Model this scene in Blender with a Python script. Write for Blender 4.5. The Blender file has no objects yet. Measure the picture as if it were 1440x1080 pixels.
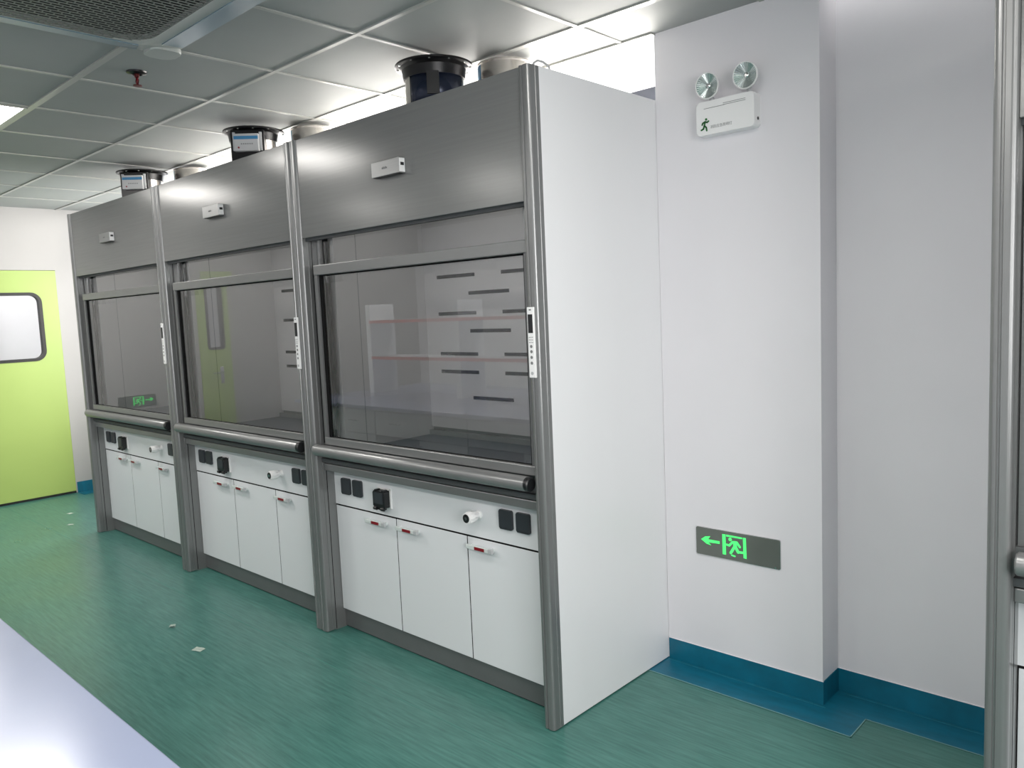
import bpy, bmesh, math, random
from mathutils import Vector, Matrix
random.seed(4)
scene = bpy.context.scene
COL = scene.collection
PI = math.pi

# ------------------------------------------------------------------ materials
def s2l(c):
    return tuple(((v / 255.0) / 12.92 if v / 255.0 <= 0.04045 else ((v / 255.0 + 0.055) / 1.055) ** 2.4) for v in c)

def new_mat(name):
    m = bpy.data.materials.new(name)
    m.use_nodes = True
    nt = m.node_tree
    nt.nodes.clear()
    out = nt.nodes.new('ShaderNodeOutputMaterial')
    return m, nt, out

def pbr(name, rgb, rough=0.5, metal=0.0, var=0.04, scale=8.0, stretch=(1, 1, 1), spec=0.5, bump=0.0, coat=0.0, rvar=0.0, emit=0.0):
    m, nt, out = new_mat(name)
    b = nt.nodes.new('ShaderNodeBsdfPrincipled')
    lin = s2l(rgb)
    b.inputs['Roughness'].default_value = rough
    b.inputs['Metallic'].default_value = metal
    b.inputs['Specular IOR Level'].default_value = spec
    b.inputs['Coat Weight'].default_value = coat
    b.inputs['Coat Roughness'].default_value = 0.15
    tc = nt.nodes.new('ShaderNodeTexCoord')
    mp = nt.nodes.new('ShaderNodeMapping')
    mp.inputs['Scale'].default_value = stretch
    nz = nt.nodes.new('ShaderNodeTexNoise')
    nz.inputs['Scale'].default_value = scale
    nz.inputs['Detail'].default_value = 4
    rp = nt.nodes.new('ShaderNodeValToRGB')
    rp.color_ramp.elements[0].position = 0.3
    rp.color_ramp.elements[1].position = 0.7
    rp.color_ramp.elements[0].color = tuple(v * (1 - var) for v in lin) + (1,)
    rp.color_ramp.elements[1].color = tuple(min(1, v * (1 + var)) for v in lin) + (1,)
    nt.links.new(tc.outputs['Object'], mp.inputs['Vector'])
    nt.links.new(mp.outputs[0], nz.inputs['Vector'])
    nt.links.new(nz.outputs['Fac'], rp.inputs['Fac'])
    nt.links.new(rp.outputs['Color'], b.inputs['Base Color'])
    if rvar:
        mr = nt.nodes.new('ShaderNodeMapRange')
        mr.inputs['To Min'].default_value = rough - rvar
        mr.inputs['To Max'].default_value = rough + rvar
        nt.links.new(nz.outputs['Fac'], mr.inputs['Value'])
        nt.links.new(mr.outputs[0], b.inputs['Roughness'])
    if bump:
        bp = nt.nodes.new('ShaderNodeBump')
        bp.inputs['Strength'].default_value = bump
        bp.inputs['Distance'].default_value = 0.002
        nt.links.new(nz.outputs['Fac'], bp.inputs['Height'])
        nt.links.new(bp.outputs[0], b.inputs['Normal'])
    if emit:
        b.inputs['Emission Color'].default_value = lin + (1,)
        b.inputs['Emission Strength'].default_value = emit
    nt.links.new(b.outputs[0], out.inputs[0])
    return m

def emission(name, rgb, strength):
    m, nt, out = new_mat(name)
    e = nt.nodes.new('ShaderNodeEmission')
    e.inputs['Color'].default_value = s2l(rgb) + (1,)
    e.inputs['Strength'].default_value = strength
    nt.links.new(e.outputs[0], out.inputs[0])
    return m

def glass(name, tint=(0.9, 0.9, 0.9), ior=1.75, rough=0.0):
    m, nt, out = new_mat(name)
    t = nt.nodes.new('ShaderNodeBsdfTransparent')
    t.inputs['Color'].default_value = tint + (1,)
    g = nt.nodes.new('ShaderNodeBsdfGlossy')
    g.inputs['Roughness'].default_value = rough
    g.inputs['Color'].default_value = (1, 1, 1, 1)
    f = nt.nodes.new('ShaderNodeFresnel')
    f.inputs['IOR'].default_value = ior
    mx = nt.nodes.new('ShaderNodeMixShader')
    nt.links.new(f.outputs[0], mx.inputs['Fac'])
    nt.links.new(t.outputs[0], mx.inputs[1])
    nt.links.new(g.outputs[0], mx.inputs[2])
    nt.links.new(mx.outputs[0], out.inputs[0])
    return m

def floor_mat():
    m, nt, out = new_mat('green_vinyl')
    b = nt.nodes.new('ShaderNodeBsdfPrincipled')
    tc = nt.nodes.new('ShaderNodeTexCoord')
    mp = nt.nodes.new('ShaderNodeMapping'); mp.inputs['Scale'].default_value = (1.1, 16, 1)
    nz = nt.nodes.new('ShaderNodeTexNoise'); nz.inputs['Scale'].default_value = 5; nz.inputs['Detail'].default_value = 8; nz.inputs['Roughness'].default_value = 0.65
    rp = nt.nodes.new('ShaderNodeValToRGB')
    rp.color_ramp.elements[0].position = 0.28; rp.color_ramp.elements[1].position = 0.72
    rp.color_ramp.elements[0].color = s2l(FLOOR_A) + (1,)
    rp.color_ramp.elements[1].color = s2l(FLOOR_B) + (1,)
    n2 = nt.nodes.new('ShaderNodeTexNoise'); n2.inputs['Scale'].default_value = 1.6; n2.inputs['Detail'].default_value = 3
    r2 = nt.nodes.new('ShaderNodeMapRange'); r2.inputs['To Min'].default_value = 0.84; r2.inputs['To Max'].default_value = 1.16
    mul = nt.nodes.new('ShaderNodeMix'); mul.data_type = 'RGBA'; mul.blend_type = 'MULTIPLY'; mul.inputs[0].default_value = 1
    nt.links.new(tc.outputs['Object'], mp.inputs[0]); nt.links.new(mp.outputs[0], nz.inputs['Vector'])
    nt.links.new(tc.outputs['Object'], n2.inputs['Vector'])
    nt.links.new(nz.outputs['Fac'], rp.inputs['Fac']); nt.links.new(n2.outputs['Fac'], r2.inputs['Value'])
    nt.links.new(rp.outputs['Color'], mul.inputs[6]); nt.links.new(r2.outputs[0], mul.inputs[7])
    nt.links.new(mul.outputs[2], b.inputs['Base Color'])
    mr = nt.nodes.new('ShaderNodeMapRange'); mr.inputs['To Min'].default_value = 0.22; mr.inputs['To Max'].default_value = 0.40
    nt.links.new(n2.outputs['Fac'], mr.inputs['Value']); nt.links.new(mr.outputs[0], b.inputs['Roughness'])
    bp = nt.nodes.new('ShaderNodeBump'); bp.inputs['Strength'].default_value = 0.03; bp.inputs['Distance'].default_value = 0.002
    nt.links.new(nz.outputs['Fac'], bp.inputs['Height']); nt.links.new(bp.outputs[0], b.inputs['Normal'])
    nt.links.new(b.outputs[0], out.inputs[0])
    return m

FLOOR_A = (42, 96, 90)
FLOOR_B = (82, 134, 124)
M = {}
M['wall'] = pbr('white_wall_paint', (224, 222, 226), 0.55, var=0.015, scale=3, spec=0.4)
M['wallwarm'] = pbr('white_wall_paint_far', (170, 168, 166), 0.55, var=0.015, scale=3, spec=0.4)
M['tile'] = pbr('ceiling_tile_grey', (152, 155, 153), 0.6, var=0.02, scale=5, spec=0.3)
M['tbar'] = pbr('ceiling_grid_white', (166, 167, 162), 0.3, var=0.01)
M['floor'] = floor_mat()
M['seam'] = pbr('vinyl_weld', (78, 132, 122), 0.5, var=0.06)
M['teal'] = pbr('teal_vinyl', (8, 98, 122), 0.4, var=0.16, scale=9, stretch=(1, 3, 1))
M['tealedge'] = pbr('teal_vinyl_edge', (110, 150, 150), 0.5)
M['scuff'] = pbr('scuffed_teal', (40, 118, 136), 0.5, var=0.3, scale=30)
M['lam'] = pbr('white_laminate', (222, 224, 227), 0.32, var=0.01, scale=2)
M['panelwhite'] = pbr('white_side_panel', (226, 226, 228), 0.38, var=0.012, scale=3, stretch=(1, 1, 0.2))
M['alu'] = pbr('grey_aluminium', (130, 131, 131), 0.3, metal=0.5, var=0.015, scale=6, stretch=(40, 40, 0.1), rvar=0.01)
M['aluh'] = pbr('grey_aluminium_rail', (136, 137, 137), 0.3, metal=0.5, var=0.015, scale=6, stretch=(0.1, 40, 40), rvar=0.01)
M['aluL'] = pbr('light_aluminium', (152, 153, 153), 0.32, metal=0.6, var=0.03, scale=6, stretch=(0.4, 40, 40))
M['fascia'] = pbr('brushed_grey_fascia', (122, 123, 122), 0.2, spec=0.3, metal=0.16, var=0.04, scale=5, stretch=(0.5, 30, 30), rvar=0.02)
M['toe'] = pbr('grey_toe_kick', (112, 113, 114), 0.4, metal=0.4, var=0.04)
M['dark'] = pbr('dark_gap', (14, 14, 15), 0.8, spec=0.2)
M['black'] = pbr('black_plastic', (22, 23, 25), 0.35, var=0.05)
M['switch'] = pbr('charcoal_plastic', (48, 52, 57), 0.4, var=0.05)
M['whitepl'] = pbr('white_plastic', (232, 232, 232), 0.35, var=0.01)
M['greypl'] = pbr('light_grey_plastic', (176, 178, 180), 0.4, var=0.02)
M['clear'] = pbr('frosted_clear_plastic', (205, 212, 210), 0.15, var=0.02)
M['red'] = pbr('red_label', (124, 14, 28), 0.3, var=0.05)
M['chrome'] = pbr('chrome', (215, 215, 215), 0.12, metal=1.0, var=0.02)
M['silver'] = pbr('silver_foil_duct', (205, 200, 194), 0.22, metal=0.85, var=0.12, scale=14, bump=0.5)
M['blacksteel'] = pbr('black_duct_flange', (20, 20, 22), 0.3, metal=0.3, var=0.1)
M['navy'] = pbr('navy_coated_steel', (26, 34, 52), 0.22, metal=0.4, var=0.15, scale=6)
M['blue'] = pbr('blue_tape', (52, 118, 160), 0.45, var=0.1)
M['liner'] = pbr('hood_liner_white', (238, 238, 238), 0.4, var=0.01)
M['slot'] = pbr('slot_black', (6, 6, 6), 0.9, spec=0.05)
M['worktop'] = pbr('blue_grey_ceramic', (74, 84, 100), 0.28, var=0.06, scale=6)
M['lip'] = pbr('ceramic_lip', (150, 153, 153), 0.35, var=0.03)
M['glass'] = glass('sash_glass', (0.995, 1.0, 1.0), 2.1)
M['winglass'] = glass('window_glass', (0.95, 0.96, 0.97), 1.5)
M['green'] = pbr('lime_green_door', (158, 180, 98), 0.42, var=0.02, scale=3)
M['gasket'] = pbr('black_gasket', (20, 20, 20), 0.5)
M['bench'] = pbr('white_bench_top', (146, 155, 180), 0.22, var=0.03, scale=3, coat=0.3)
M['benchgrey'] = pbr('bench_grey_door', (150, 154, 158), 0.4, var=0.02)
M['rededge'] = pbr('red_shelf_edge', (190, 70, 60), 0.4, var=0.05)
M['winframe'] = pbr('dark_window_frame', (62, 66, 74), 0.45, var=0.04)
M['light'] = emission('lit_diffuser', (255, 251, 246), 15)
M['hoodfill'] = emission('dim_interior_fill', (255, 252, 246), 2.2)  # glow added to lift the hood interiors, not a working lamp
M['under'] = pbr('shaded_grey_lip', (66, 69, 71), 0.6)  # darkened grey carries the shade under fascia and airfoil bar
M['acwhite'] = pbr('ac_white_plastic', (172, 176, 172), 0.4, var=0.015)
M['acflap'] = pbr('ac_flap', (112, 132, 142), 0.35, var=0.02)
M['acmesh'] = pbr('ac_grille_grey', (116, 119, 114), 0.45, var=0.03)
M['acdark'] = pbr('ac_inside', (14, 15, 16), 0.8)
M['copper'] = pbr('red_bronze', (120, 60, 60), 0.3, metal=0.8, var=0.1)
M['signface'] = pbr('grey_sign_face', (112, 116, 111), 0.22, var=0.12, scale=3, metal=0.3)
M['signgreen'] = emission('lit_green', (84, 255, 122), 0.95)
M['mangreen'] = pbr('printed_green', (32, 110, 48), 0.5)
M['print'] = pbr('grey_print_and_shadow', (120, 122, 122), 0.6)  # lettering and marks, plus the shadow lines painted beside ceiling bars
M['reflector'] = pbr('lamp_reflector', (196, 204, 202), 0.18, metal=0.75, var=0.05)
M['paper'] = pbr('paper_white', (168, 182, 172), 0.7, var=0.1, scale=40)
M['concrete'] = pbr('white_soffit', (205, 205, 205), 0.7)

# ------------------------------------------------------------------ mesh builder
class MB:
    def __init__(self, *mats):
        self.bm = bmesh.new(); self.mats = list(mats)
    def mi(self, m):
        if m is None: return 0
        if m not in self.mats: self.mats.append(m)
        return self.mats.index(m)
    def _paint(self, faces, m, smooth=False):
        i = self.mi(m)
        for f in faces:
            f.material_index = i; f.smooth = smooth
    def box(self, x0, x1, y0, y1, z0, z1, m=None, bev=0.0, seg=2):
        b = bmesh.new()
        r = bmesh.ops.create_cube(b, size=1)
        for v in b.verts:
            v.co = Vector((x0 + (v.co.x + .5) * (x1 - x0), y0 + (v.co.y + .5) * (y1 - y0), z0 + (v.co.z + .5) * (z1 - z0)))
        if bev:
            bmesh.ops.bevel(b, geom=list(b.edges), offset=bev, segments=seg, profile=0.5, affect='EDGES')
        self.merge(b, m); return self
    def merge(self, b, m, mat=None, smooth=False):
        i = self.mi(m)
        if mat is not None: bmesh.ops.transform(b, matrix=mat, verts=b.verts)
        bmesh.ops.recalc_face_normals(b, faces=b.faces)
        mp = {}
        for v in b.verts: mp[v] = self.bm.verts.new(v.co)
        for f in b.faces:
            try:
                nf = self.bm.faces.new([mp[v] for v in f.verts])
                nf.material_index = i; nf.smooth = smooth or f.smooth
            except ValueError: pass
        b.free()
    def prism(self, pts, axis, a0, a1, m=None, bev=0.0, smooth=False):
        """pts: 2D outline; axis 'z': pts=(x,y); 'y': (x,z); 'x': (y,z)"""
        def P(p, a):
            return {'z': (p[0], p[1], a), 'y': (p[0], a, p[1]), 'x': (a, p[0], p[1])}[axis]
        b = bmesh.new()
        lo = [b.verts.new(P(p, a0)) for p in pts]; hi = [b.verts.new(P(p, a1)) for p in pts]
        n = len(pts)
        b.faces.new(lo); b.faces.new(hi)
        for k in range(n):
            f = b.faces.new([lo[k], lo[(k + 1) % n], hi[(k + 1) % n], hi[k]]); f.smooth = smooth
        if bev:
            es = [e for e in b.edges if (e.verts[0] in lo) == (e.verts[1] in lo)]
            bmesh.ops.bevel(b, geom=es, offset=bev, segments=2, profile=.5, affect='EDGES')
        self.merge(b, m); return self
    def lathe(self, prof, c=(0, 0, 0), axis='z', m=None, seg=40, tilt=None):
        """prof: list of (r, h) along the axis"""
        b = bmesh.new(); rings = []
        for r, h in prof:
            if r < 1e-6: rings.append([b.verts.new((0, 0, h))])
            else: rings.append([b.verts.new((r * math.cos(2 * PI * k / seg), r * math.sin(2 * PI * k / seg), h)) for k in range(seg)])
        for a, d in zip(rings[:-1], rings[1:]):
            for k in range(seg):
                k2 = (k + 1) % seg
                q = [a[k % len(a)], a[k2 % len(a)], d[k2 % len(d)], d[k % len(d)]]
                u = []
                for v in q:
                    if v not in u: u.append(v)
                if len(u) > 2:
                    f = b.faces.new(u); f.smooth = True
        mt = Matrix.Translation(c)
        if axis == 'y': mt = mt @ Matrix.Rotation(PI / 2, 4, 'X')      # +h -> -y
        if axis == 'x': mt = mt @ Matrix.Rotation(PI / 2, 4, 'Y')
        if tilt is not None: mt = Matrix.Translation(c) @ tilt
        i = self.mi(m)
        bmesh.ops.transform(b, matrix=mt, verts=b.verts)
        bmesh.ops.recalc_face_normals(b, faces=b.faces)
        es = [e for e in b.edges if len(e.link_faces) == 2 and e.calc_face_angle(0) > 0.6]
        bmesh.ops.split_edges(b, edges=es)
        mp = {}
        for v in b.verts: mp[v] = self.bm.verts.new(v.co)
        for f in b.faces:
            nf = self.bm.faces.new([mp[v] for v in f.verts]); nf.material_index = i; nf.smooth = True
        b.free(); return self
    def quad(self, pts, m=None):
        f = self.bm.faces.new([self.bm.verts.new(p) for p in pts]); f.material_index = self.mi(m); return self
    def tube(self, pts, r, m=None, seg=10):
        b = bmesh.new(); rings = []
        pts = [Vector(p) for p in pts]
        up = Vector((0, 0, 1))
        for i, p in enumerate(pts):
            d = (pts[min(i + 1, len(pts) - 1)] - pts[max(i - 1, 0)]).normalized()
            a = d.cross(up)
            if a.length < 1e-3: a = d.cross(Vector((1, 0, 0)))
            a.normalize(); c = d.cross(a)
            rings.append([b.verts.new(p + r * (math.cos(2 * PI * k / seg) * a + math.sin(2 * PI * k / seg) * c)) for k in range(seg)])
        for s, t in zip(rings[:-1], rings[1:]):
            for k in range(seg):
                f = b.faces.new([s[k], s[(k + 1) % seg], t[(k + 1) % seg], t[k]]); f.smooth = True
        b.faces.new(rings[0]); b.faces.new(rings[-1])
        self.merge(b, m); return self
    def build(self, name, parent=None, label=None, loc=None):
        me = bpy.data.meshes.new(name)
        self.bm.to_mesh(me); self.bm.free()
        for m in self.mats: me.materials.append(m)
        o = bpy.data.objects.new(name, me); COL.objects.link(o)
        if parent is not None: o.parent = parent
        if label: o['label'] = label
        if loc: o.location = loc
        return o

def tag(o, label=None, cat=None, group=None, kind=None):
    if label: o['label'] = label
    if cat: o['category'] = cat
    if group: o['group'] = group
    if kind: o['kind'] = kind
    return o
def thing(name, label, cat, loc=(0, 0, 0), rz=0, group=None):
    o = bpy.data.objects.new(name, None); COL.objects.link(o)
    o.location = loc; o.rotation_euler = (0, 0, rz); o.empty_display_size = 0.1
    return tag(o, label, cat, group)
def copy_tree(o, parent=None):
    c = o.copy(); COL.objects.link(c)
    if parent is not None: c.parent = parent
    for ch in [k for k in COL.objects if k.parent == o]: copy_tree(ch, c)
    return c
def struct(o): o['kind'] = 'structure'; return o

def rrect(x0, x1, y0, y1, r, n=6):
    pts = []
    for cx, cy, a0 in ((x1 - r, y1 - r, 0), (x0 + r, y1 - r, 90), (x0 + r, y0 + r, 180), (x1 - r, y0 + r, 270)):
        for k in range(n + 1):
            a = math.radians(a0 + 90 * k / n); pts.append((cx + r * math.cos(a), cy + r * math.sin(a)))
    return pts
def ring_prism(mb, outer, inner, axis, a0, a1, m=None):
    """outline with a hole, equal vertex counts"""
    def P(p, a):
        return {'z': (p[0], p[1], a), 'y': (p[0], a, p[1]), 'x': (a, p[0], p[1])}[axis]
    b = bmesh.new(); n = len(outer)
    o0 = [b.verts.new(P(p, a0)) for p in outer]; o1 = [b.verts.new(P(p, a1)) for p in outer]
    i0 = [b.verts.new(P(p, a0)) for p in inner]; i1 = [b.verts.new(P(p, a1)) for p in inner]
    for k in range(n):
        j = (k + 1) % n
        for q in ((o0[k], o0[j], o1[j], o1[k]), (i0[k], i0[j], i1[j], i1[k]), (o0[k], o0[j], i0[j], i0[k]), (o1[k], o1[j], i1[j], i1[k])): b.faces.new(q)
    mb.merge(b, m)
def plate_with_hole(mb, outer, inner, axis, a0, a1, m=None):
    def P(p, a):
        return {'z': (p[0], p[1], a), 'y': (p[0], a, p[1]), 'x': (a, p[0], p[1])}[axis]
    b = bmesh.new(); sides = []
    for a in (a0, a1):
        es = []; loops = []
        for pts in (outer, inner):
            vs = [b.verts.new(P(p, a)) for p in pts]; loops.append(vs)
            for k in range(len(vs)): es.append(b.edges.new((vs[k], vs[(k + 1) % len(vs)])))
        bmesh.ops.triangle_fill(b, use_beauty=True, edges=es)
        sides.append(loops)
    for lo, hi in zip(*sides):
        for k in range(len(lo)):
            j = (k + 1) % len(lo); b.faces.new([lo[k], lo[j], hi[j], hi[k]])
    mb.merge(b, m)
def stroke(mb, p, q, w, axis, a0, a1, m):
    dx, dy = q[0] - p[0], q[1] - p[1]; L = math.hypot(dx, dy) or 1e-9
    a = math.atan2(dy, dx); pts = []
    for c, s in ((q, -90), (p, 90)):
        for k in range(7):
            t = a + math.radians(s + 30 * k); pts.append((c[0] + w / 2 * math.cos(t), c[1] + w / 2 * math.sin(t)))
    mb.prism(pts, axis, a0, a1, m)

# ------------------------------------------------------------------ the room
CZ = 2.62          # ceiling
XL, XR, YF, YC, YR = -6.18, 3.4, -4.6, 0.78, 0.93
# floor with its weld seam
mb = MB(M['floor'])
mb.box(XL - 1.9, XR + .2, YF - .2, 1.3, -0.1, 0)
mb.box(XL, XR, -0.196, -0.192, -0.001, 0.0006, M['seam'])
mb.box(XL, XR, -2.196, -2.192, -0.001, 0.0006, M['seam'])
struct(mb.build('floor'))

# ceiling: tiles, grid bars with painted shadow lines, edge trim
mb = MB(M['tile'])
mb.box(XL - .1, XR + .1, YF - .1, YC, CZ, CZ + 0.03)
GX, GY, GS = -1.350, -0.135, 0.604
k = -9
while True:
    x = GX + GS * k; k += 1
    if x > XR: break
    if x < XL + .03: continue
    mb.box(x - .009, x + .009, YF, YC, CZ - .005, CZ + .001, M['tbar']); mb.box(x - .0135, x - .009, YF, YC, CZ - .0015, CZ + .001, M['print'])  # thin grey line painted as the shadow beside the bar
k = -9
while True:
    y = GY + GS * k; k += 1
    if y > YC - .05: break
    if y < YF + .03: continue
    w = .015 if k % 2 == 0 else .010
    mb.box(XL, XR, y - w, y + w, CZ - .006, CZ + .001, M['tbar']); mb.box(XL, XR, y + w, y + w + .0045, CZ - .0015, CZ + .001, M['print'])  # second grey strip is the bar's painted shadow
mb.box(XL, 0.008, YC - .03, YC, CZ - .008, CZ + .03, M['tbar'])
struct(mb.build('ceiling'))
struct(MB(M['concrete']).box(XL - .1, XR + .2, YC - .1, 1.5, 3.02, 3.1).build('ceiling_soffit'))

# column and right wall
struct(MB(M['wall']).box(0.0015, 0.67, YC, 1.25, 0, 3.02).build('wall_column'))
struct(MB(M['wall']).box(0.66, XR + .2, YR, 1.25, 0, 3.02).build('wall_back'))
mb = MB(M['wall'])
RW = (-3.4, -1.0, .95, 2.35)
mb.box(XR, XR + .2, YF - .2, RW[0], 0, CZ).box(XR, XR + .2, RW[1], YR, 0, CZ).box(XR, XR + .2, RW[0], RW[1], 0, RW[2]).box(XR, XR + .2, RW[0], RW[1], RW[3], CZ)
struct(mb.build('wall_right'))
rw = struct(thing('window_5', None, None, (XR + .1, (RW[0] + RW[1]) / 2, RW[2])))  # added window, put here so fill light reaches the hood side panel
hw, hh = (RW[1] - RW[0]) / 2, RW[3] - RW[2]
mb = MB(M['winframe'])
for y0, y1 in ((-hw, -hw + .05), (-.025, .025), (hw - .05, hw)): mb.box(-.04, .04, y0, y1, 0, hh)
for z0, z1 in ((0, .05), (hh - .05, hh)): mb.box(-.039, .039, -hw, hw, z0, z1)
mb.build('window_frame', rw)
MB(M['winglass']).quad([(0, hw - .05, .05), (0, -hw + .05, .05), (0, -hw + .05, hh - .05), (0, hw - .05, hh - .05)]).build('window_pane', rw)
struct(MB(M['wall']).box(XL - .2, XR + .2, YF - .2, YF, 0, CZ).build('wall_front'))
# wall under and around the windows behind the hoods
mb = MB(M['wall'])
mb.box(XL - .2, 0.01, 1.0, 1.2, 0, 0.92)
mb.box(XL - .2, 0.01, 1.0, 1.2, 2.9, 3.02)
mb.box(XL - .2, XL + .25, 1.0, 1.2, 0.92, 2.9)
struct(mb.build('wall_window'))
# windows
wx = [XL + .25, -4.45, -2.97, -1.48, 0.01]
for i in range(4):
    a, b2 = wx[i], wx[i + 1]
    w = thing('window_%d' % (i + 1), None, None, ((a + b2) / 2, 1.08, 0.92)); struct(w)
    h = (b2 - a) / 2
    mb = MB(M['winframe'])
    for x0, x1 in ((-h, -h + .05), (h - .05, h)): mb.box(x0, x1, -.04, .04, 0, 1.98)
    for z0, z1 in ((0, .05), (1.515, 1.575), (1.93, 1.98)): mb.box(-h + .05, h - .05, -.04, .04, z0, z1)
    mb.box(-.025, .025, -.035, .035, .05, 1.515)
    mb.build('window_frame', w)
    MB(M['winglass']).quad([(-h + .05, 0, .05), (h - .05, 0, .05), (h - .05, 0, 1.93), (-h + .05, 0, 1.93)]).build('window_pane', w)

# far (left) wall with openings for the door leaves
D1a, D1b, DH = -0.55, 0.408, 2.07
D2a, D2b = -1.97, -1.62
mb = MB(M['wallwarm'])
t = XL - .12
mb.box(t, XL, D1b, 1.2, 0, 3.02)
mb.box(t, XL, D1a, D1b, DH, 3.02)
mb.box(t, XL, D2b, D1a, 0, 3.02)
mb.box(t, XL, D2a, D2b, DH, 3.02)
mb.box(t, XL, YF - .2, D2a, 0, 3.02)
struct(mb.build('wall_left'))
# corridor beyond the door
mb = MB(M['wall'])
mb.box(XL - 1.9, XL - 1.8, -2.6, 1.6, 0, 2.62)
mb.box(XL - 1.9, XL - .12, 1.5, 1.6, 0, 2.62)
mb.box(XL - 1.9, XL - .12, -2.7, -2.6, 0, 2.62)
mb.box(XL - 1.9, XL - .12, -2.7, 1.6, 2.62, 2.7)
mb.box(XL - 1.8, XL - 1.68, .06, .30, 0, 2.62)
struct(mb.build('wall_corridor'))

def door_leaf(name, ya, yb, win, wr, gap=.022):
    d = thing(name, None, None, (XL, (ya + yb) / 2, 0)); struct(d)
    h = (yb - ya) / 2 - .002; x0, x1 = -.05, 0.004
    y0, y1, z0, z1 = win; cy = (ya + yb) / 2
    y0 -= cy; y1 -= cy
    mb = MB(M['green'])
    hole = rrect(y0, y1, z0, z1, wr)
    plate_with_hole(mb, [(-h, gap), (h, gap), (h, DH - .004), (-h, DH - .004)], hole, 'x', x0, x1)
    mb.build('door_leaf', d)
    MB(M['gasket']).box(x0 + .01, x1 - .006, -h, h, .001, gap).build('door_gap_shade', d)  # black box painted in as the dark gap under the leaf
    mb = MB(M['gasket'])
    ring_prism(mb, rrect(y0 - .006, y1 + .006, z0 - .006, z1 + .006, wr + .006), rrect(y0 + .02, y1 - .02, z0 + .02, z1 - .02, max(.01, wr - .02)), 'x', x0 - .004, x1 + .006)
    mb.build('window_frame', d)
    MB(M['winglass']).quad([(-.02, y0, z0), (-.02, y1, z0), (-.02, y1, z1), (-.02, y0, z1)]).build('window_pane', d)
    return d
door_leaf('door_1', D1a, D1b, (-.42, .268, 1.262, 1.866), .085)
d2 = door_leaf('door_2', D2a, D2b, (-1.90, -1.72, 1.25, 2.0), .03)
def lever(parent, y, sgn):
    mb = MB(M['chrome'])
    mb.box(.004, .012, y - .02, y + .02, .88, 1.06, bev=.003)
    mb.tube([(.01, y, 1.0), (.05, y, 1.0)], .009)
    mb.tube([(.05, y, 1.0), (.052, y + sgn * .12, 1.0)], .009)
    mb.build('door_handle', parent)
lever(d2, -.05, 1); 

# baseboards: upstand and flat border strip of the coved vinyl
def cove(name, pts_up, pts_flat):
    mb = MB(M['teal'])
    for (x0, x1, y0, y1) in pts_up: mb.box(x0, x1, y0, y1, 0, .093)
    for poly in pts_flat: mb.prism(poly, 'z', 0.0, 0.0022)
    struct(mb.build(name))
mb = MB(M['teal'])
up = .003
mb.box(0.004, .67, YC - up, YC + .001, 0, .093)
mb.box(.67, .67 + up, YC - up, YR, 0, .093)
mb.box(.67, XR, YR - up, YR + .001, 0, .093)
W = .158
flat = [(-.6, YC), (.67, YC), (.67, YR), (XR, YR), (XR, YR - W), (.67 + W, YR - W), (.67 + W, YC - W), (-.6, YC - W)]
mb.prism(flat, 'z', 0, .002)
# pale scuffed edges of the strip and of the cove
def edge(x0, y0, x1, y1, z, w=.004):
    mb.box(min(x0, x1) - w / 2, max(x0, x1) + w / 2, min(y0, y1) - w / 2, max(y0, y1) + w / 2, z - .0005, z + .0008, M['tealedge'])
edge(-.6, YC - W, .67 + W, YC - W, .002); edge(.67 + W, YC - W, .67 + W, YR - W, .002); edge(.67 + W, YR - W, XR, YR - W, .002)
mb.box(0.004, .67 + up, YC - up - .001, YC, .093, .0945, M['wall'])
mb.box(.67, XR, YR - up - .001, YR, .093, .0945, M['wall'])
for x0, x1, y in ((.01, .685, YC - .016), (.70, XR, YR - .016)): mb.box(x0, x1, y - .002, y + .002, .0015, .0026, M['scuff'])
struct(mb.build('baseboard_back'))
mb = MB(M['teal'])
mb.box(XL, XL + .004, D1b + .01, 1.0, 0, .1)
mb.prism([(XL, D1b + .01), (XL + W, D1b + .01), (XL + W, 1.0), (XL, 1.0)], 'z', 0, .002)
mb.box(XL, XL + .004, D2b, D1a, 0, .1)
mb.box(XL, XL + .004, YF, D2a, 0, .1)
struct(mb.build('baseboard_left'))

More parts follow.
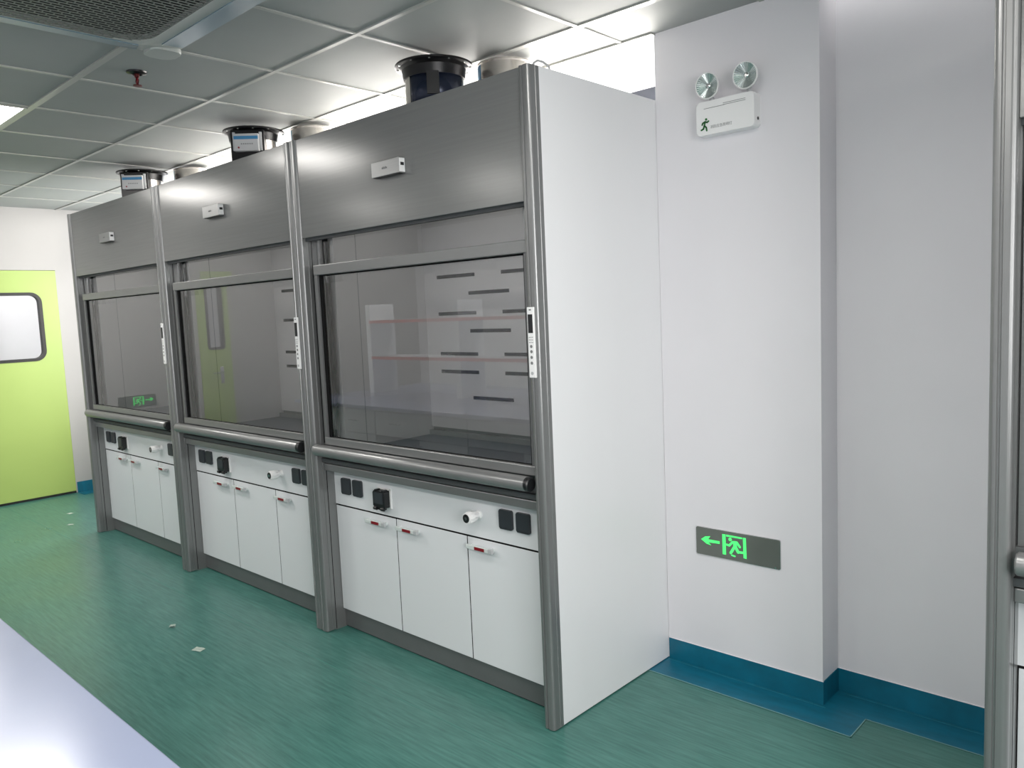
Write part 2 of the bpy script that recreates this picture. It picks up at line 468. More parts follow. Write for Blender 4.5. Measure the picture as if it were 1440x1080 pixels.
# ------------------------------------------------------------------ fume hood (front plane y=0, centred on x=0)
H = 2.36
hood = thing('fume_hood', '', 'fume hood', (-.75, 0, 0), group='row of fume hoods')
def post_profile(x0, x1):
    r = .014; y1 = .055
    pts = [(x0, y1)]
    for k in range(7):
        a = math.radians(180 + 90 * k / 6); pts.append((x0 + r + r * math.cos(a), r + r * math.sin(a)))
    c = (x0 + x1) / 2
    pts += [(c - .008, 0), (c - .006, .004), (c - .002, .004), (c, 0)]
    for k in range(7):
        a = math.radians(270 + 90 * k / 6); pts.append((x1 - r + r * math.cos(a), r + r * math.sin(a)))
    pts += [(x1, .034), (x1 - .002, .036), (x1, .038)]
    pts.append((x1, y1)); return pts
for s in (-1, 1):
    x0, x1 = (.70, .75) if s > 0 else (-.75, -.70)
    po = MB(M['alu']).prism(post_profile(x0, x1), 'z', 0.004, H).build('post', hood)
    if s > 0:
        mb = MB(M['whitepl'])
        mb.box(.706, .736, -.007, .002, 1.298, 1.545, bev=.002)
        mb.box(.711, .731, -.0085, -.006, 1.455, 1.52, M['black'])
        for i, z in enumerate((1.44, 1.431, 1.422)):
            for x in (.714, .721, .728): mb.box(x - .0015, x + .0015, -.008, -.006, z - .0015, z + .0015, M['print'])
        for z in (1.408, 1.39, 1.37, 1.35): mb.lathe([(.0055, 0), (.0055, .0012), (0, .0012)], (.721, -.0068, z), 'y', M['print'], 14)
        mb.lathe([(.006, 0), (.006, .0012), (0, .0012)], (.721, -.0068, 1.314), 'y', M['greypl'], 14)
        mb.box(.716, .726, -.0078, -.006, 1.533, 1.538, M['print'])
        mb.build('control_strip', po, 'white vertical control strip with black display')
    # outer white side panel
    xs = (.735, .75) if s > 0 else (-.75, -.735)
    MB(M['panelwhite']).box(xs[0], xs[1], .055, .80, .006, H).build('side_panel', hood)
    # inner grey jamb behind the post
    xs = (.70, .733) if s > 0 else (-.733, -.70)
    MB(M['alu']).box(xs[0], xs[1], .0555, .125, 0, H - .03).box(min(xs[0], xs[1]) - (.0005 if s > 0 else 0), max(xs[0], xs[1]) + (.0005 if s < 0 else 0), .0552, .0585, 0.006, H - .03, M['dark']).build('jamb', hood)
    # sash track beside the sash
    mb = MB(M['alu'])
    q = lambda a, b: (a, b) if s > 0 else (-b, -a)
    for a, b, m_, y0, y1 in ((.672, .698, M['aluL'], .066, .10), (.664, .672, M['dark'], .08, .10), (.648, .662, M['aluL'], .062, .10), (.628, .648, M['dark'], .085, .10)):
        u = q(a, b); mb.box(u[0], u[1], y0, y1, .86, 2.2, m_)
    mb.build('sash_track', hood)
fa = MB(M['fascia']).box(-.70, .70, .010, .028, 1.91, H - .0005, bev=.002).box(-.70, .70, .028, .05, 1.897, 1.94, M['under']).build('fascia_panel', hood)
# monitor box on the fascia
mb = MB(M['aluL'])
mb.box(-.104, .074, -.022, .0095, 2.098, 2.158, bev=.0015)
mb.box(.0738, .0748, -.014, .002, 2.128, 2.138, M['black'])
mb.box(.0738, .0745, -.020, .008, 2.102, 2.155, M['whitepl'])
mb.box(.0745, .0752, -.014, .003, 2.127, 2.139, M['black'])
for i in range(5): mb.box(-.034 + i * .007, -.030 + i * .007, -.0228, -.0215, 2.125, 2.131 + .003 * (i % 2), M['print'])
mb.box(-.098, -.098 + .16, -.018, .006, 2.0965, 2.0985, M['black'])
mb.build('monitor_box', fa, 'small silver monitor box')
# roof, back
MB(M['panelwhite']).box(-.735, .735, .03, .785, H - .02, H).build('roof_panel', hood)
MB(M['panelwhite']).box(-.735, .735, .785, .80, .006, H - .002).build('back_panel', hood)
# sash
sash = MB(M['aluh']).box(-.642, .698, .020, .05, 1.735, 1.781, bev=.003).build('sash', hood)
MB(M['aluh']).box(-.642, .698, .022, .05, .938, .974, bev=.003).build('bottom_rail', sash)
for s in (-1, 1):
    mb = MB(M['toe'])
    a, b = (-.642, -.618) if s < 0 else (.674, .698)
    mb.box(a, b, .024, .05, .974, 1.735)
    a, b = (-.618, -.602) if s < 0 else (.662, .674)
    mb.box(a, b, .034, .05, .974, 1.735, M['dark'])
    mb.build('sash_stile', sash)
MB(M['glass']).quad([(-.602, .04, .974), (.662, .04, .974), (.662, .04, 1.735), (-.602, .04, 1.735)]).build('glass_pane', sash)
MB(M['dark']).box(-.60, .66, .038, .044, 1.729, 1.737).build('gasket', sash)
MB(M['dark']).box(-.60, .66, .038, .044, .972, .977).build('gasket', sash)
MB(M['glass']).quad([(-.628, .075, 1.70), (.69, .075, 1.70), (.69, .075, 2.0), (-.628, .075, 2.0)]).build('upper_glass', hood)
# airfoil bar
mb = MB(M['aluh'])
mb.lathe([(0, -.688), (.024, -.688), (.0275, -.684), (.0275, .668), (.027, .669), (0, .669)], (0, .0, .912), 'x', None, 28)
bar = mb.build('airfoil_bar', hood)
MB(M['black']).lathe([(0, .669), (.027, .669), (.027, .684), (.022, .688), (0, .688)], (0, 0, .912), 'x', None, 28).build('end_cap', bar)
mb = MB(M['toe'])
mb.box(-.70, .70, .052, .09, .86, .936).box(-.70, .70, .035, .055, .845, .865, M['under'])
mb.build('airfoil_support', hood)
MB(M['aluh']).box(-.70, .70, .045, .125, .803, .838, bev=.003).build('sill_rail', hood)
# interior
mb = MB(M['worktop'])
mb.box(-.66, .66, .09, .665, .86, .90)
mb.box(-.66, .66, .64, .662, .90, .925, M['lip'])
mb.build('work_surface', hood)
mb = MB(M['liner'])
mb.box(-.66, -.60, .11, .67, .90, 2.2); mb.box(.60, .66, .11, .67, .90, 2.2)
mb.box(-.66, .66, .10, .67, 2.2, 2.22)
for x in (-.6, .6): mb.box(x - .001, x + .001, .235, .238, .90, 2.2, M['greypl'])
mb.build('inner_liner', hood)
mb = MB(M['liner'])
mb.box(-.60, .60, .66, .675, .94, 2.2)
mb.box(-.60, .60, .672, .675, .9, .945, M['lip'])
rowsA = (1.717, 1.53, 1.326, 1.235); rowsB = (1.628, 1.441, 1.107)
def slots(x0, x1, rows):
    for z in rows: mb.box(x0, x1, .657, .661, z - .0085, z + .0085, M['slot'], bev=.0015)
for x0 in (-.50, -.045, .41): slots(x0, min(x0 + .275, .598), rowsA)
for x0 in (-.272, .183): slots(x0, x0 + .275, rowsB)
mb.build('baffle', hood)
lp = MB(M['liner']).box(-.35, .35, .20, .34, 2.17, 2.2).build('hood_fill_box', hood)  # added box holding a glowing fill for the hood interior
MB(M['hoodfill']).quad([(-.33, .215, 2.169), (-.33, .325, 2.169), (.33, .325, 2.169), (.33, .215, 2.169)]).build('fill_emitter', lp)
# service panel
sp = MB(M['lam']).box(-.70, .70, .10, .118, .629, .803).build('service_panel', hood)
for x in (-.632, -.540, .428, .519):
    mb = MB(M['switch'])
    mb.prism(rrect(x, x + .068, .688, .766, .006), 'y', .088, .1005, bev=.003)
    mb.box(x + .004, x + .064, .0872, .0885, .693, .694, M['black'])
    mb.build('outlet_cover', sp)
mb = MB(M['black'])
mb.prism(rrect(-.352, -.266, .668, .746, .008), 'y', .066, .1005, bev=.004)
mb.prism(rrect(-.340, -.276, .688, .740, .005), 'y', .062, .067, M['switch'], bev=.002)
for x in (-.338, -.286):
    mb.lathe([(0, -.010), (.0085, -.010), (.0085, .010), (0, .010)], (x + .004, .066, .665), 'x', M['black'], 16)
    mb.box(x, x + .012, .066, .09, .744, .752, M['black'])
mb.box(-.330, -.284, .07, .09, .658, .668, M['black'])
mb.box(-.264, -.255, .094, .1005, .664, .752, M['whitepl'])
mb.box(-.352, -.255, .094, .1005, .748, .756, M['whitepl'])
mb.build('socket_box', sp, 'black flip cover socket with two lugs')
mb = MB(M['whitepl'])
mb.lathe([(0, -.001), (.019, -.001), (.019, .004), (.014, .008), (.014, .022), (.021, .024), (.023, .03), (.023, .068), (.0215, .072), (0, .072)], (.306, .10, .722), 'y', None, 32)
for k in range(10):
    a = 2 * PI * k / 10
    mb.tube([(.306 + .022 * math.cos(a), .068, .722 + .022 * math.sin(a)), (.306 + .022 * math.cos(a), .034, .722 + .022 * math.sin(a))], .0028, None, 6)
mb.lathe([(.0175, .0715), (.0175, .0735), (0, .0735)], (.306, .10, .722), 'y', M['black'], 24)
mb.lathe([(.006, .073), (.006, .0745), (0, .0745)], (.306, .10, .722), 'y', M['chrome'], 16)
mb.build('valve_knob', sp, 'white round valve knob with black face')
# lower cabinet
mb = MB(M['dark'])
mb.box(-.70, .70, .122, .78, .095, .80)
for x in (-.2335, .2295): mb.box(x - .0028, x + .0028, .1015, .123, .098, .621)
mb.box(-.70, .70, .1015, .123, .6212, .6288)
mb.build('cabinet_body', hood)
for i, (a, b, hx) in enumerate(((-.697, -.2365, -.440), (-.2305, .2265, -.214), (.2325, .697, .244))):
    d = MB(M['lam']).box(a, b, .10, .12, .098, .621, bev=.001).build('cabinet_door', hood)
    mb = MB(M['clear'])
    z = .588
    mb.box(hx, hx + .15, .074, .086, z - .009, z + .009, bev=.003)
    for x in (hx + .008, hx + .130): mb.box(x, x + .012, .084, .101, z - .007, z + .007, bev=.002)
    mb.box(hx + .052, hx + .108, .0728, .0745, z - .0065, z + .0065, M['red'])
    mb.box(hx + .128, hx + .151, .0725, .0865, z - .0095, z + .0095, M['greypl'], bev=.002)
    mb.build('handle', d, 'clear door handle with a red insert')
MB(M['toe']).box(-.70, .70, .112, .13, .006, .095).box(-.70, .70, .118, .13, 0, .006, M['dark']).build('toe_kick', hood)

HOODX = [-.75, -2.25, -3.75, 2.112]
hoods = [hood] + [copy_tree(hood) for _ in range(3)]
for o, x in zip(hoods, HOODX): o.location = (x, 0, 0)
for o, l in zip(hoods, ('grey and white fume hood beside the white column, its whole white side panel showing',
                        'middle fume hood of the row of three, between two other hoods',
                        'fume hood at the far end of the row, beside the lime green door',
                        'partly seen fume hood past the wall recess, only its grey post and bar end showing')): o['label'] = l

# ------------------------------------------------------------------ exhaust fittings on the hood roofs
def damper(x, first, label):
    z0 = H + .0005
    t = thing('exhaust_damper', label, 'exhaust damper', (x, .258, z0), 0 if first else math.radians(48), group='black flanged exhaust dampers')
    mb = MB(M['silver'])
    mb.lathe([(.125, 0), (.125, .19), (.127, .2)], (0, 0, 0), 'z', None, 48)
    mb.lathe([(.121, .2), (.121, 0)], (0, 0, 0), 'z', M['acdark'], 48)
    mb.build('duct_collar', t, 'shiny silver collar')
    mb = MB(M['blacksteel'])
    mb.lathe([(.122, .196), (.150, .199), (.163, .203), (.163, .211), (.122, .211), (.122, .196)], (0, 0, 0), 'z', None, 56)
    mb.lathe([(.126, .150), (.130, .151), (.136, .19), (.150, .2)], (0, 0, 0), 'z', None, 56)
    for k in range(12):
        a = 2 * PI * k / 12 + .2
        mb.lathe([(0, .196), (.005, .197), (.005, .204)], (.154 * math.cos(a), .154 * math.sin(a), 0), 'z', M['chrome'], 8)
    mb.build('flange', t, 'black round flange')
    if first:
        mb = MB(M['navy'])
        arc = [math.radians(a) for a in range(-95, 20, 6)]
        pts = [(.128 * math.cos(a), .128 * math.sin(a)) for a in arc] + [(.1255 * math.cos(a), .1255 * math.sin(a)) for a in reversed(arc)]
        mb.prism(pts, 'z', 0, .196, smooth=True)
        mb.build('motor_housing', t, 'glossy navy curved housing')
        mb = MB(M['black'])
        a = math.radians(-45)
        b = bmesh.new(); bmesh.ops.create_cube(b, size=1)
        mat = Matrix.Rotation(a, 4, 'Z') @ Matrix.Translation((.132, 0, .11)) @ Matrix.Diagonal((.014, .05, .09, 1))
        mb.merge(b, M['black'], mat)
        mb.build('motor_slot', t)
    else:
        mb = MB(M['blacksteel'])
        mb.box(-.09, .085, -.155, -.07, 0, .19, bev=.004)
        br = mb.build('actuator_bracket', t)
        mb = MB(M['greypl'])
        mb.box(-.068, .062, -.185, -.155, .075, .165, bev=.004)
        mb.box(-.066, .060, -.1865, -.1845, .135, .152, M['blue'])
        for i in range(6): mb.box(-.03 + i * .011, -.023 + i * .011, -.1862, -.1845, .108, .114, M['print'])
        mb.lathe([(.005, 0), (.005, .002), (0, .002)], (-.042, -.185, .092), 'y', M['red'], 12)
        for x_ in (-.075, .063): mb.box(x_, x_ + .012, -.17, -.155, .08, .175, M['greypl'])
        mb.build('controller', br, 'grey controller with a blue stripe')
damper(HOODX[0], True, 'black flanged exhaust damper with navy housing, on the hood nearest the column')
damper(HOODX[1], False, 'black flanged exhaust damper with grey controller, on the roof of the middle hood')
damper(HOODX[2], False, 'black flanged exhaust damper with grey controller, on the hood nearest the green door')
def duct_ring(x, label):
    t = thing('duct_stub', label, 'duct', (x + .145, .54, H + .0005), group='open silver duct stubs')
    mb = MB(M['silver'])
    mb.lathe([(.116, 0), (.116, .225), (.120, .23), (.120, .236), (.110, .236), (.110, 0)], (0, 0, 0), 'z', None, 48)
    mb.build('duct_wall', t)
    arc = [math.radians(a) for a in range(-135, -108, 3)]
    MB(M['blue']).prism([(.118 * math.cos(a), .118 * math.sin(a)) for a in arc] + [(.1162 * math.cos(a), .1162 * math.sin(a)) for a in reversed(arc)], 'z', .09, .225).build('tape', t, 'strip of blue tape')
duct_ring(HOODX[0], 'silver duct stub with blue tape behind the navy damper, on the hood nearest the column')
duct_ring(HOODX[1], 'silver duct stub with blue tape behind the damper of the middle hood')
duct_ring(HOODX[2], 'silver duct stub behind the damper of the hood nearest the green door')
# loose cable looping over the corner of the nearest hood
mb = MB(M['greypl'])
mb.tube([(-.03, .06, H), (-.028, .065, H + .018), (-.024, .08, H + .028), (-.018, .10, H + .026), (-.012, .125, H + .014), (-.012, .13, H + .003)], .004, None, 8)
tag(mb.build('cable'), 'short grey cable loop on the top front corner of the hood nearest the column', 'cable')

# ------------------------------------------------------------------ emergency light
em = thing('emergency_light', 'white twin head emergency light high on the white column', 'emergency light', (.333, YC, 2.17))
mb = MB(M['whitepl'])
mb.prism(rrect(-.118, .118, 0, .125, .012), 'y', -.052, 0, bev=.004)
body = mb.build('housing', em)
mb = MB(M['black'])
mb.lathe([(.006, 0), (.006, .002), (0, .002)], (.1178, -.022, .03), 'x', M['black'], 12)
mb.build('test_button', body)
mb = MB(M['print'])
mb.box(-.085, .0, -.0532, -.0518, .097, .0985); mb.box(-.005, .085, -.0532, -.0518, .104, .1055); mb.box(-.005, .085, -.0532, -.0518, .098, .0995)
yq0, yq1 = -.0535, -.0518
for p_, q_ in (((-.080, .050), (-.084, .036)), ((-.080, .050), (-.072, .046)), ((-.072, .046), (-.066, .050)), ((-.080, .050), (-.090, .046)), ((-.090, .046), (-.093, .040)),
               ((-.084, .036), (-.076, .028)), ((-.076, .028), (-.074, .016)), ((-.084, .036), (-.088, .024)), ((-.088, .024), (-.097, .021))):
    stroke(mb, p_, q_, .006, 'y', yq0, yq1, M['mangreen'])
mb.prism([(-.076 + .0045 * math.cos(a * PI / 8), .058 + .0045 * math.sin(a * PI / 8)) for a in range(16)], 'y', yq0, yq1, M['mangreen'])
mb.build('printed_marking', body)
cu = bpy.data.curves.new('caption', 'FONT'); cu.body = '\u6d88\u9632\u5e94\u6025\u7167\u660e\u706f'; cu.size = .013; cu.extrude = .0002
ob = bpy.data.objects.new('caption_text', cu); COL.objects.link(ob)
dg = bpy.context.evaluated_depsgraph_get()
me = bpy.data.meshes.new_from_object(ob.evaluated_get(dg)); bpy.data.objects.remove(ob)
me.materials.clear(); me.materials.append(M['print'])
cap = bpy.data.objects.new('caption', me); COL.objects.link(cap); cap.parent = body
cap.location = (-.060, -.0522, .022); cap.rotation_euler = (PI / 2, 0, 0)
def lamp_head(x, z):
    mb = MB(M['whitepl'])
    c = (x, -.045, z)
    tilt = Matrix.Rotation(PI / 2 + .12, 4, 'X')
    mb.lathe([(0, -.018), (.022, -.016), (.046, .012), (.049, .022), (.047, .026), (.044, .024)], c, 'z', None, 44, tilt=tilt)
    hd = mb.build('lamp_head', em)
    mb = MB(M['reflector'])
    b = bmesh.new(); n = 72
    cv = b.verts.new((0, 0, .004)); ring = []
    for k in range(n):
        a = 2 * PI * k / n; hh = .024 if k % 2 else .0205
        ring.append(b.verts.new((.0455 * math.cos(a), .0455 * math.sin(a), hh)))
    for k in range(n): b.faces.new([cv, ring[k], ring[(k + 1) % n]])
    bmesh.ops.recalc_face_normals(b, faces=b.faces)
    mb.merge(b, M['reflector'], Matrix.Translation(c) @ tilt)
    mb.lathe([(.009, .008), (.009, .014), (.005, .017), (0, .017)], c, 'z', M['chrome'], 20, tilt=tilt)
    mb.build('reflector', hd)
    MB(M['greypl']).tube([(x, -.03, .123), (x, -.034, z - .04)], .010).build('lamp_neck', em)
lamp_head(-.062, .180); lamp_head(.092, .184)

# ------------------------------------------------------------------ exit signs
def exit_sign(label, loc, rz):
    e = thing('exit_sign', label, 'exit sign', loc, rz)
    w, h = .36, .114
    MB(M['chrome']).prism(rrect(-w / 2 - .002, w / 2 + .002, -.002, h + .002, .007), 'y', -.006, 0).build('sign_rim', e)
    f = MB(M['signface']).prism(rrect(-w / 2, w / 2, 0, h, .006), 'y', -.008, -.0055, bev=.0008).build('sign_face', e)
    def uv(X, Y):
        u = (X - 120 - (Y - 150) * .042) / 1180.0
        top = 150 + (X - 120) * .169; bot = 602 + (X - 140) * .212
        return ((u - .5) * w, (bot - Y) / (bot - top) * h)
    a0, a1 = -.0092, -.0078
    mb = MB(M['signgreen'])
    mb.prism([uv(*p) for p in ((203, 362), (262, 318), (340, 314), (308, 365), (480, 396), (482, 440), (312, 415), (358, 466), (290, 440))], 'y', a0, a1)
    mb.build('arrow', f)
    mb = MB(M['signgreen'])
    for q in (((515, 270), (562, 276), (580, 622), (532, 612)), ((572, 278), (800, 320), (800, 346), (574, 308)), ((812, 322), (852, 326), (874, 686), (832, 672))):
        mb.prism([uv(*p) for p in q], 'y', a0, a1)
    c = uv(632, 358)
    mb.prism([(c[0] + .0072 * math.cos(k * PI / 8), c[1] + .0072 * math.sin(k * PI / 8)) for k in range(16)], 'y', a0, a1)
    for p, q, ww in (((668, 405), (728, 410), .010), ((700, 415), (708, 478), .015), ((664, 408), (622, 462), .009), ((622, 462), (584, 448), .008), ((730, 412), (774, 486), .009),
                     ((698, 484), (648, 588), .011), ((714, 490), (752, 574), .012), ((752, 574), (836, 582), .009), ((664, 628), (708, 646), .006)):
        stroke(mb, uv(*p), uv(*q), ww, 'y', a0, a1, M['signgreen'])
    mb.build('running_figure', f)
    c = uv(1272, 820)
    MB(M['chrome']).lathe([(.0035, 0), (.0035, .0015), (0, .0015)], (c[0], -.0078, c[1]), 'y', None, 12).build('indicator', f)
    return e
exit_sign('grey plate exit sign with green arrow and running figure, low on the white column', (.330, YC, .497), 0)
exit_sign('lit exit sign on the far wall, mirrored in the far hood glass', (XL, -.95, .735), PI / 2)

# ------------------------------------------------------------------ ceiling fittings
def ceiling_light(cx, cy, label):
    t = thing('ceiling_light', label, 'ceiling light', (cx, cy, CZ), group='square ceiling light panels')
    s = GS / 2 - .014
    mb = MB(M['tbar'])
    ring_prism(mb, [(s, s), (-s, s), (-s, -s), (s, -s)], [(s - .015, s - .015), (-s + .015, s - .015), (-s + .015, -s + .015), (s - .015, -s + .015)], 'z', -.010, -.001)
    mb.build('frame', t)
    a = s - .0155
    MB(M['light']).quad([(-a, -a, -.007), (-a, a, -.007), (a, a, -.007), (a, -a, -.007)]).build('diffuser', t)
def cell(i, j): return (GX + GS * (i + .5), GY + GS * (j + .5))
LIGHTS = [(-3, -2, 'bright square light panel in the ceiling at the left edge'), (-6, -2, 'square ceiling light panel nearest the far wall, mirrored in the hood fascias'),
          (-6, -5, 'square ceiling light panel over the bench end by the far wall'), (-3, -5, 'square ceiling light panel over the middle of the bench'),
          (0, -5, 'square ceiling light panel over the bench end near the viewer'), (3, -2, 'square ceiling light panel above the wall recess'),
          (3, -5, 'square ceiling light panel behind the viewer'), (6, -2, 'square ceiling light panel above the partly seen hood'), (6, -5, 'square ceiling light panel in the rear corner')]
for i, j, l in LIGHTS: ceiling_light(*cell(i, j), l)

# air conditioner cassette
AX0, AX1, AY0, AY1 = -1.33, -.38, -1.56, -.605
ac = thing('air_conditioner', 'white ceiling cassette air conditioner with dark mesh grille', 'air conditioner', ((AX0 + AX1) / 2, (AY0 + AY1) / 2, CZ))
hx, hy = (AX1 - AX0) / 2, (AY1 - AY0) / 2
mb = MB(M['acwhite'])
n_ = 7
o_ = rrect(-hx, hx, -hy, hy, .05, n_); mid = rrect(-hx + .10, hx - .10, -hy + .10, hy - .10, .09, n_); inn = rrect(-hx + .12, hx - .12, -hy + .15, hy - .15, .11, n_)
b = bmesh.new()
def lay(pts, z): return [b.verts.new((p[0], p[1], z)) for p in pts]
L = [lay(o_, -.001), lay(o_, -.034), lay(mid, -.050), lay(inn, -.053), lay(inn, -.03)]
for s, t_ in zip(L[:-1], L[1:]):
    for k in range(len(s)):
        f = b.faces.new([s[k], s[(k + 1) % len(s)], t_[(k + 1) % len(s)], t_[k]])
mb.merge(b, M['acwhite'])
panel = mb.build('cassette_panel', ac)
# outlet flaps lying on the sloping border
for s in range(4):
    ang = s * PI / 2; r_in, r_out = (hy if s % 2 == 0 else hx) - .100, (hy if s % 2 == 0 else hx) - .006
    half = (hx if s % 2 == 0 else hy) - .16
    mb = MB(M['acflap'])
    b = bmesh.new()
    pts = [(-half, r_in, -.0535), (half, r_in, -.0535), (half + .03, r_out, -.0385), (-half - .03, r_out, -.0385)]
    lo = [b.verts.new(p) for p in pts]; hi = [b.verts.new((p[0], p[1], p[2] + .004)) for p in pts]
    b.faces.new(lo); b.faces.new(hi)
    for k in range(4): b.faces.new([lo[k], lo[(k + 1) % 4], hi[(k + 1) % 4], hi[k]])
    mb.merge(b, M['acflap'], Matrix.Rotation(ang, 4, 'Z'))
    mb.build('outlet_flap', ac)
# corner covers
for sx in (-1, 1):
    for sy in (-1, 1):
        mb = MB(M['acwhite'])
        c = [(hx * sx, hy * sy), ((hx - .15) * sx, hy * sy), ((hx - .15) * sx, (hy - .05) * sy), ((hx - .05) * sx, (hy - .15) * sy), (hx * sx, (hy - .15) * sy)]
        mb.prism(rrect(min((hx + .008) * sx, (hx - .11) * sx), max((hx + .008) * sx, (hx - .11) * sx), min((hy + .008) * sy, (hy - .11) * sy), max((hy + .008) * sy, (hy - .11) * sy), .035), 'z', -.052, -.030, bev=.005)
        mb.build('corner_cover', ac)
# grille
gx, gy = hx - .12, hy - .15
MB(M['acdark']).prism(rrect(-gx, gx, -gy, gy, .11, n_), 'z', -.032, -.028).build('filter', ac)
mb = MB(M['acmesh'])
pitch, rowp = .034, .0205
def inside(x, y):
    dx, dy = abs(x) - (gx - .11), abs(y) - (gy - .11)
    if dx > 0 and dy > 0: return dx * dx + dy * dy < .105 ** 2
    return abs(x) < gx - .004 and abs(y) < gy - .004
ny = int(2 * gx / rowp)
for r in range(ny + 1):              # slats running along y, staggered short cross ties
    x = -gx + r * rowp
    ylim = gy - .003
    dx = abs(x) - (gx - .11)
    if dx > 0: ylim = gy - .11 + math.sqrt(max(0, .108 ** 2 - min(dx, .108) ** 2))
    mb.box(x - .0026, x + .0026, -ylim, ylim, -.0535, -.0515)
    kk = 0
    y = -gy + (pitch / 2 if r % 2 else 0)
    while y < gy:
        if inside(x + rowp / 2, y): mb.box(x, x + rowp, y - .0019, y + .0019, -.0532, -.0517)
        y += pitch
mb.build('intake_grille', ac, 'dark staggered mesh intake grille')

# sprinkler
sp_ = thing('sprinkler_head', 'small red and chrome sprinkler hanging from a ceiling tile', 'sprinkler', (-1.72, -.575, CZ))
MB(M['blacksteel']).lathe([(.042, 0), (.040, -.006), (.022, -.012), (.020, -.004), (0, -.004)], (0, 0, 0), 'z', None, 28).build('escutcheon', sp_)
mb = MB(M['copper'])
mb.lathe([(.010, -.004), (.010, -.022), (.006, -.026)], (0, 0, 0), 'z', None, 16)
mb.tube([(-.010, 0, -.02), (-.013, 0, -.035), (-.004, 0, -.055)], .003, None, 8); mb.tube([(.010, 0, -.02), (.013, 0, -.035), (.004, 0, -.055)], .003, None, 8)
mb.tube([(0, 0, -.022), (0, 0, -.052)], .0035, M['red'], 8)
mb.build('frame_arms', sp_)
MB(M['copper']).lathe([(0, -.055), (.018, -.056), (.018, -.059), (0, -.060)], (0, 0, 0), 'z', None, 20).build('deflector', sp_)

# ------------------------------------------------------------------ laboratory bench
BX0, BX1, BY1, BY0, BZ = -4.3, 1.05, -1.557, -3.05, .83
wt = MB(M['bench']).box(BX0, BX1, BY0, BY1, BZ - .028, BZ, bev=.003).build('bench_worktop')
tag(wt, 'glossy white bench worktop in the lower left corner', 'worktop')
nC = 5; cw = (BX1 - BX0 - .1) / nC
cab0 = None
for i in range(nC):
    cx = BX0 + .05 + cw * (i + .5)
    if cab0 is None:
        cab0 = thing('base_cabinet', '', 'cabinet', (cx, 0, 0), group='base cabinets under the bench worktop')
        h = cw / 2 - .003
        MB(M['lam']).box(-h, h, BY0 + .05, BY1 - .05, .09, BZ - .028).build('carcass', cab0)
        MB(M['toe']).box(-h, h, BY0 + .12, BY1 - .11, 0, .09).build('plinth', cab0)
        for s in (-1, 1):
            a, b_ = (-h + .004, -.002) if s < 0 else (.002, h - .004)
            dr = MB(M['lam']).box(a, b_, BY1 - .05, BY1 - .032, .60, BZ - .045).build('drawer', cab0)
            MB(M['chrome']).tube([((a + b_) / 2 - .06, BY1 - .012, .70), ((a + b_) / 2 + .06, BY1 - .012, .70)], .006).tube([((a + b_) / 2 - .05, BY1 - .033, .70), ((a + b_) / 2 - .05, BY1 - .012, .70)], .004).tube([((a + b_) / 2 + .05, BY1 - .033, .70), ((a + b_) / 2 + .05, BY1 - .012, .70)], .004).build('handle', dr)
            dd = MB(M['benchgrey'] if s < 0 else M['lam']).box(a, b_, BY1 - .05, BY1 - .032, .10, .594).build('door', cab0)
            MB(M['chrome']).tube([(-s * -.04, BY1 - .012, .46), (-s * -.04, BY1 - .012, .56)], .006).tube([(s * .04, BY1 - .033, .47), (s * .04, BY1 - .012, .47)], .004).tube([(s * .04, BY1 - .033, .55), (s * .04, BY1 - .012, .55)], .004).build('handle', dd)
        c = cab0
    else:
        c = copy_tree(cab0); c.location = (cx, 0, 0)
    c['label'] = ['white and grey base cabinet at the far wall end of the bench', 'base cabinet second from the far wall end of the bench', 'base cabinet under the middle of the bench',
                  'base cabinet second from the near end of the bench', 'base cabinet at the near end of the bench'][i]
rk = thing('reagent_rack', 'white reagent rack with red edged shelves standing on the bench', 'rack', (-2.3, -2.35, BZ))
for x in (-1.75, -.58, .58, 1.75): MB(M['lam']).box(x - .03, x + .03, -.14, .14, 0, .80).build('upright', rk)
for z in (.32, .645):
    sh = MB(M['lam']).box(-1.72, 1.72, -.15, .145, z - .012, z + .012).build('shelf', rk)
    MB(M['rededge']).box(-1.72, 1.72, .145, .151, z - .013, z + .013).build('edge_strip', sh, 'red shelf edge')

# ------------------------------------------------------------------ paper scraps and white specks on the floor
def scrap(x, y, w, d, rz, lift, label):
    b = bmesh.new(); nx, ny2 = 5, 4
    g = [[b.verts.new(((i / (nx - 1) - .5) * w, (j / (ny2 - 1) - .5) * d, .0008 + lift * random.random())) for i in range(nx)] for j in range(ny2)]
    for j in range(ny2 - 1):
        for i in range(nx - 1): b.faces.new([g[j][i], g[j][i + 1], g[j + 1][i + 1], g[j + 1][i]])
    mb = MB(M['paper']); mb.merge(b, M['paper'])
    o = mb.build('paper_scrap'); o.location = (x, y, 0); o.rotation_euler = (0, 0, rz)
    tag(o, label, 'paper scrap')
scrap(-1.785, -.492, .055, .035, .35, .004, 'flat pale paper scrap on the green floor, the larger one nearer the bench')
scrap(-2.165, -.45, .03, .022, .9, .012, 'tiny crumpled white scrap on the green floor in front of the middle hood')
scrap(-5.33, .08, .06, .04, .2, .003, 'small white speck on the floor in front of the green door, nearer to it')  # small white specks, same mesh as the paper scraps
scrap(-4.92, -.05, .05, .03, .5, .003, 'small white speck on the floor left of the far hood, farther from the door')

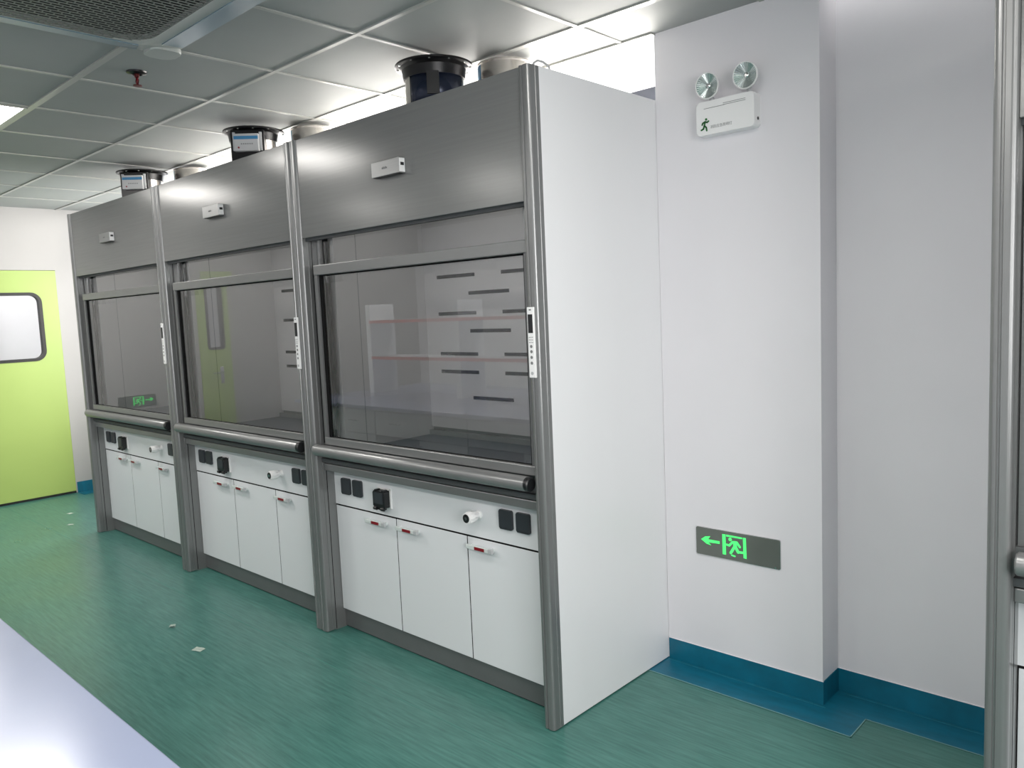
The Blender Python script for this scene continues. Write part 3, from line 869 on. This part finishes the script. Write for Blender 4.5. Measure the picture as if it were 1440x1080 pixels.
# ------------------------------------------------------------------ light and sky
def area(name, loc, rot, sx, sy, power, col=(1, 1, 1)):
    l = bpy.data.lights.new(name, 'AREA'); l.shape = 'RECTANGLE'; l.size = sx; l.size_y = sy; l.energy = power; l.color = col
    o = bpy.data.objects.new(name, l); COL.objects.link(o); o.location = loc; o.rotation_euler = rot; return o
area('daylight', (-2.1, 1.75, 2.1), (math.radians(-100), 0, 0), 4.2, 1.9, 390, (1.0, .94, .87))
area('daylight_far_windows', (-5.2, 1.5, 1.9), (math.radians(-90), 0, 0), 1.5, 1.8, 30, (.97, .98, 1.0))
area('side_fill_right', (XR + .6, -2.2, 1.75), (0, math.radians(90), 0), 1.6, 2.6, 92, (1.0, .98, .97))  # added fill through the added window, brightens the white side panel
area('corridor_lamp', (XL - .95, -.2, 2.55), (0, 0, 0), .5, 2.4, 26, (1, .99, .96))
w = bpy.data.worlds.new('sky'); scene.world = w; w.use_nodes = True
nt = w.node_tree; bg = nt.nodes['Background']
bg.inputs['Color'].default_value = (1.0, .985, .96, 1); bg.inputs['Strength'].default_value = 1.6

# ------------------------------------------------------------------ camera
cam = bpy.data.cameras.new('camera'); co = bpy.data.objects.new('camera', cam); COL.objects.link(co)
cam.sensor_fit = 'HORIZONTAL'; cam.sensor_width = 36; cam.lens = 1103.28 / 1440 * 36; cam.clip_start = .02
yaw, pitch, roll = (0.754258, -0.0961719, -0.0437457)
cy_, sy_, cp, sp2 = math.cos(yaw), math.sin(yaw), math.cos(pitch), math.sin(pitch)
f = Vector((-sy_ * cp, cy_ * cp, sp2)); r = Vector((cy_, sy_, 0)); u = r.cross(f)
r2 = math.cos(roll) * r + math.sin(roll) * u; u2 = -math.sin(roll) * r + math.cos(roll) * u
co.matrix_world = Matrix(((r2.x, u2.x, -f.x, 1.79064), (r2.y, u2.y, -f.y, -2.05045), (r2.z, u2.z, -f.z, 1.54366), (0, 0, 0, 1)))
scene.camera = co
scene.view_settings.view_transform = 'Standard'
scene.view_settings.look = 'None'
scene.view_settings.exposure = 0.6
scene.cycles.max_bounces = 10
scene.cycles.diffuse_bounces = 5
scene.cycles.glossy_bounces = 5
scene.cycles.transparent_max_bounces = 12
scene.cycles.sample_clamp_indirect = 6
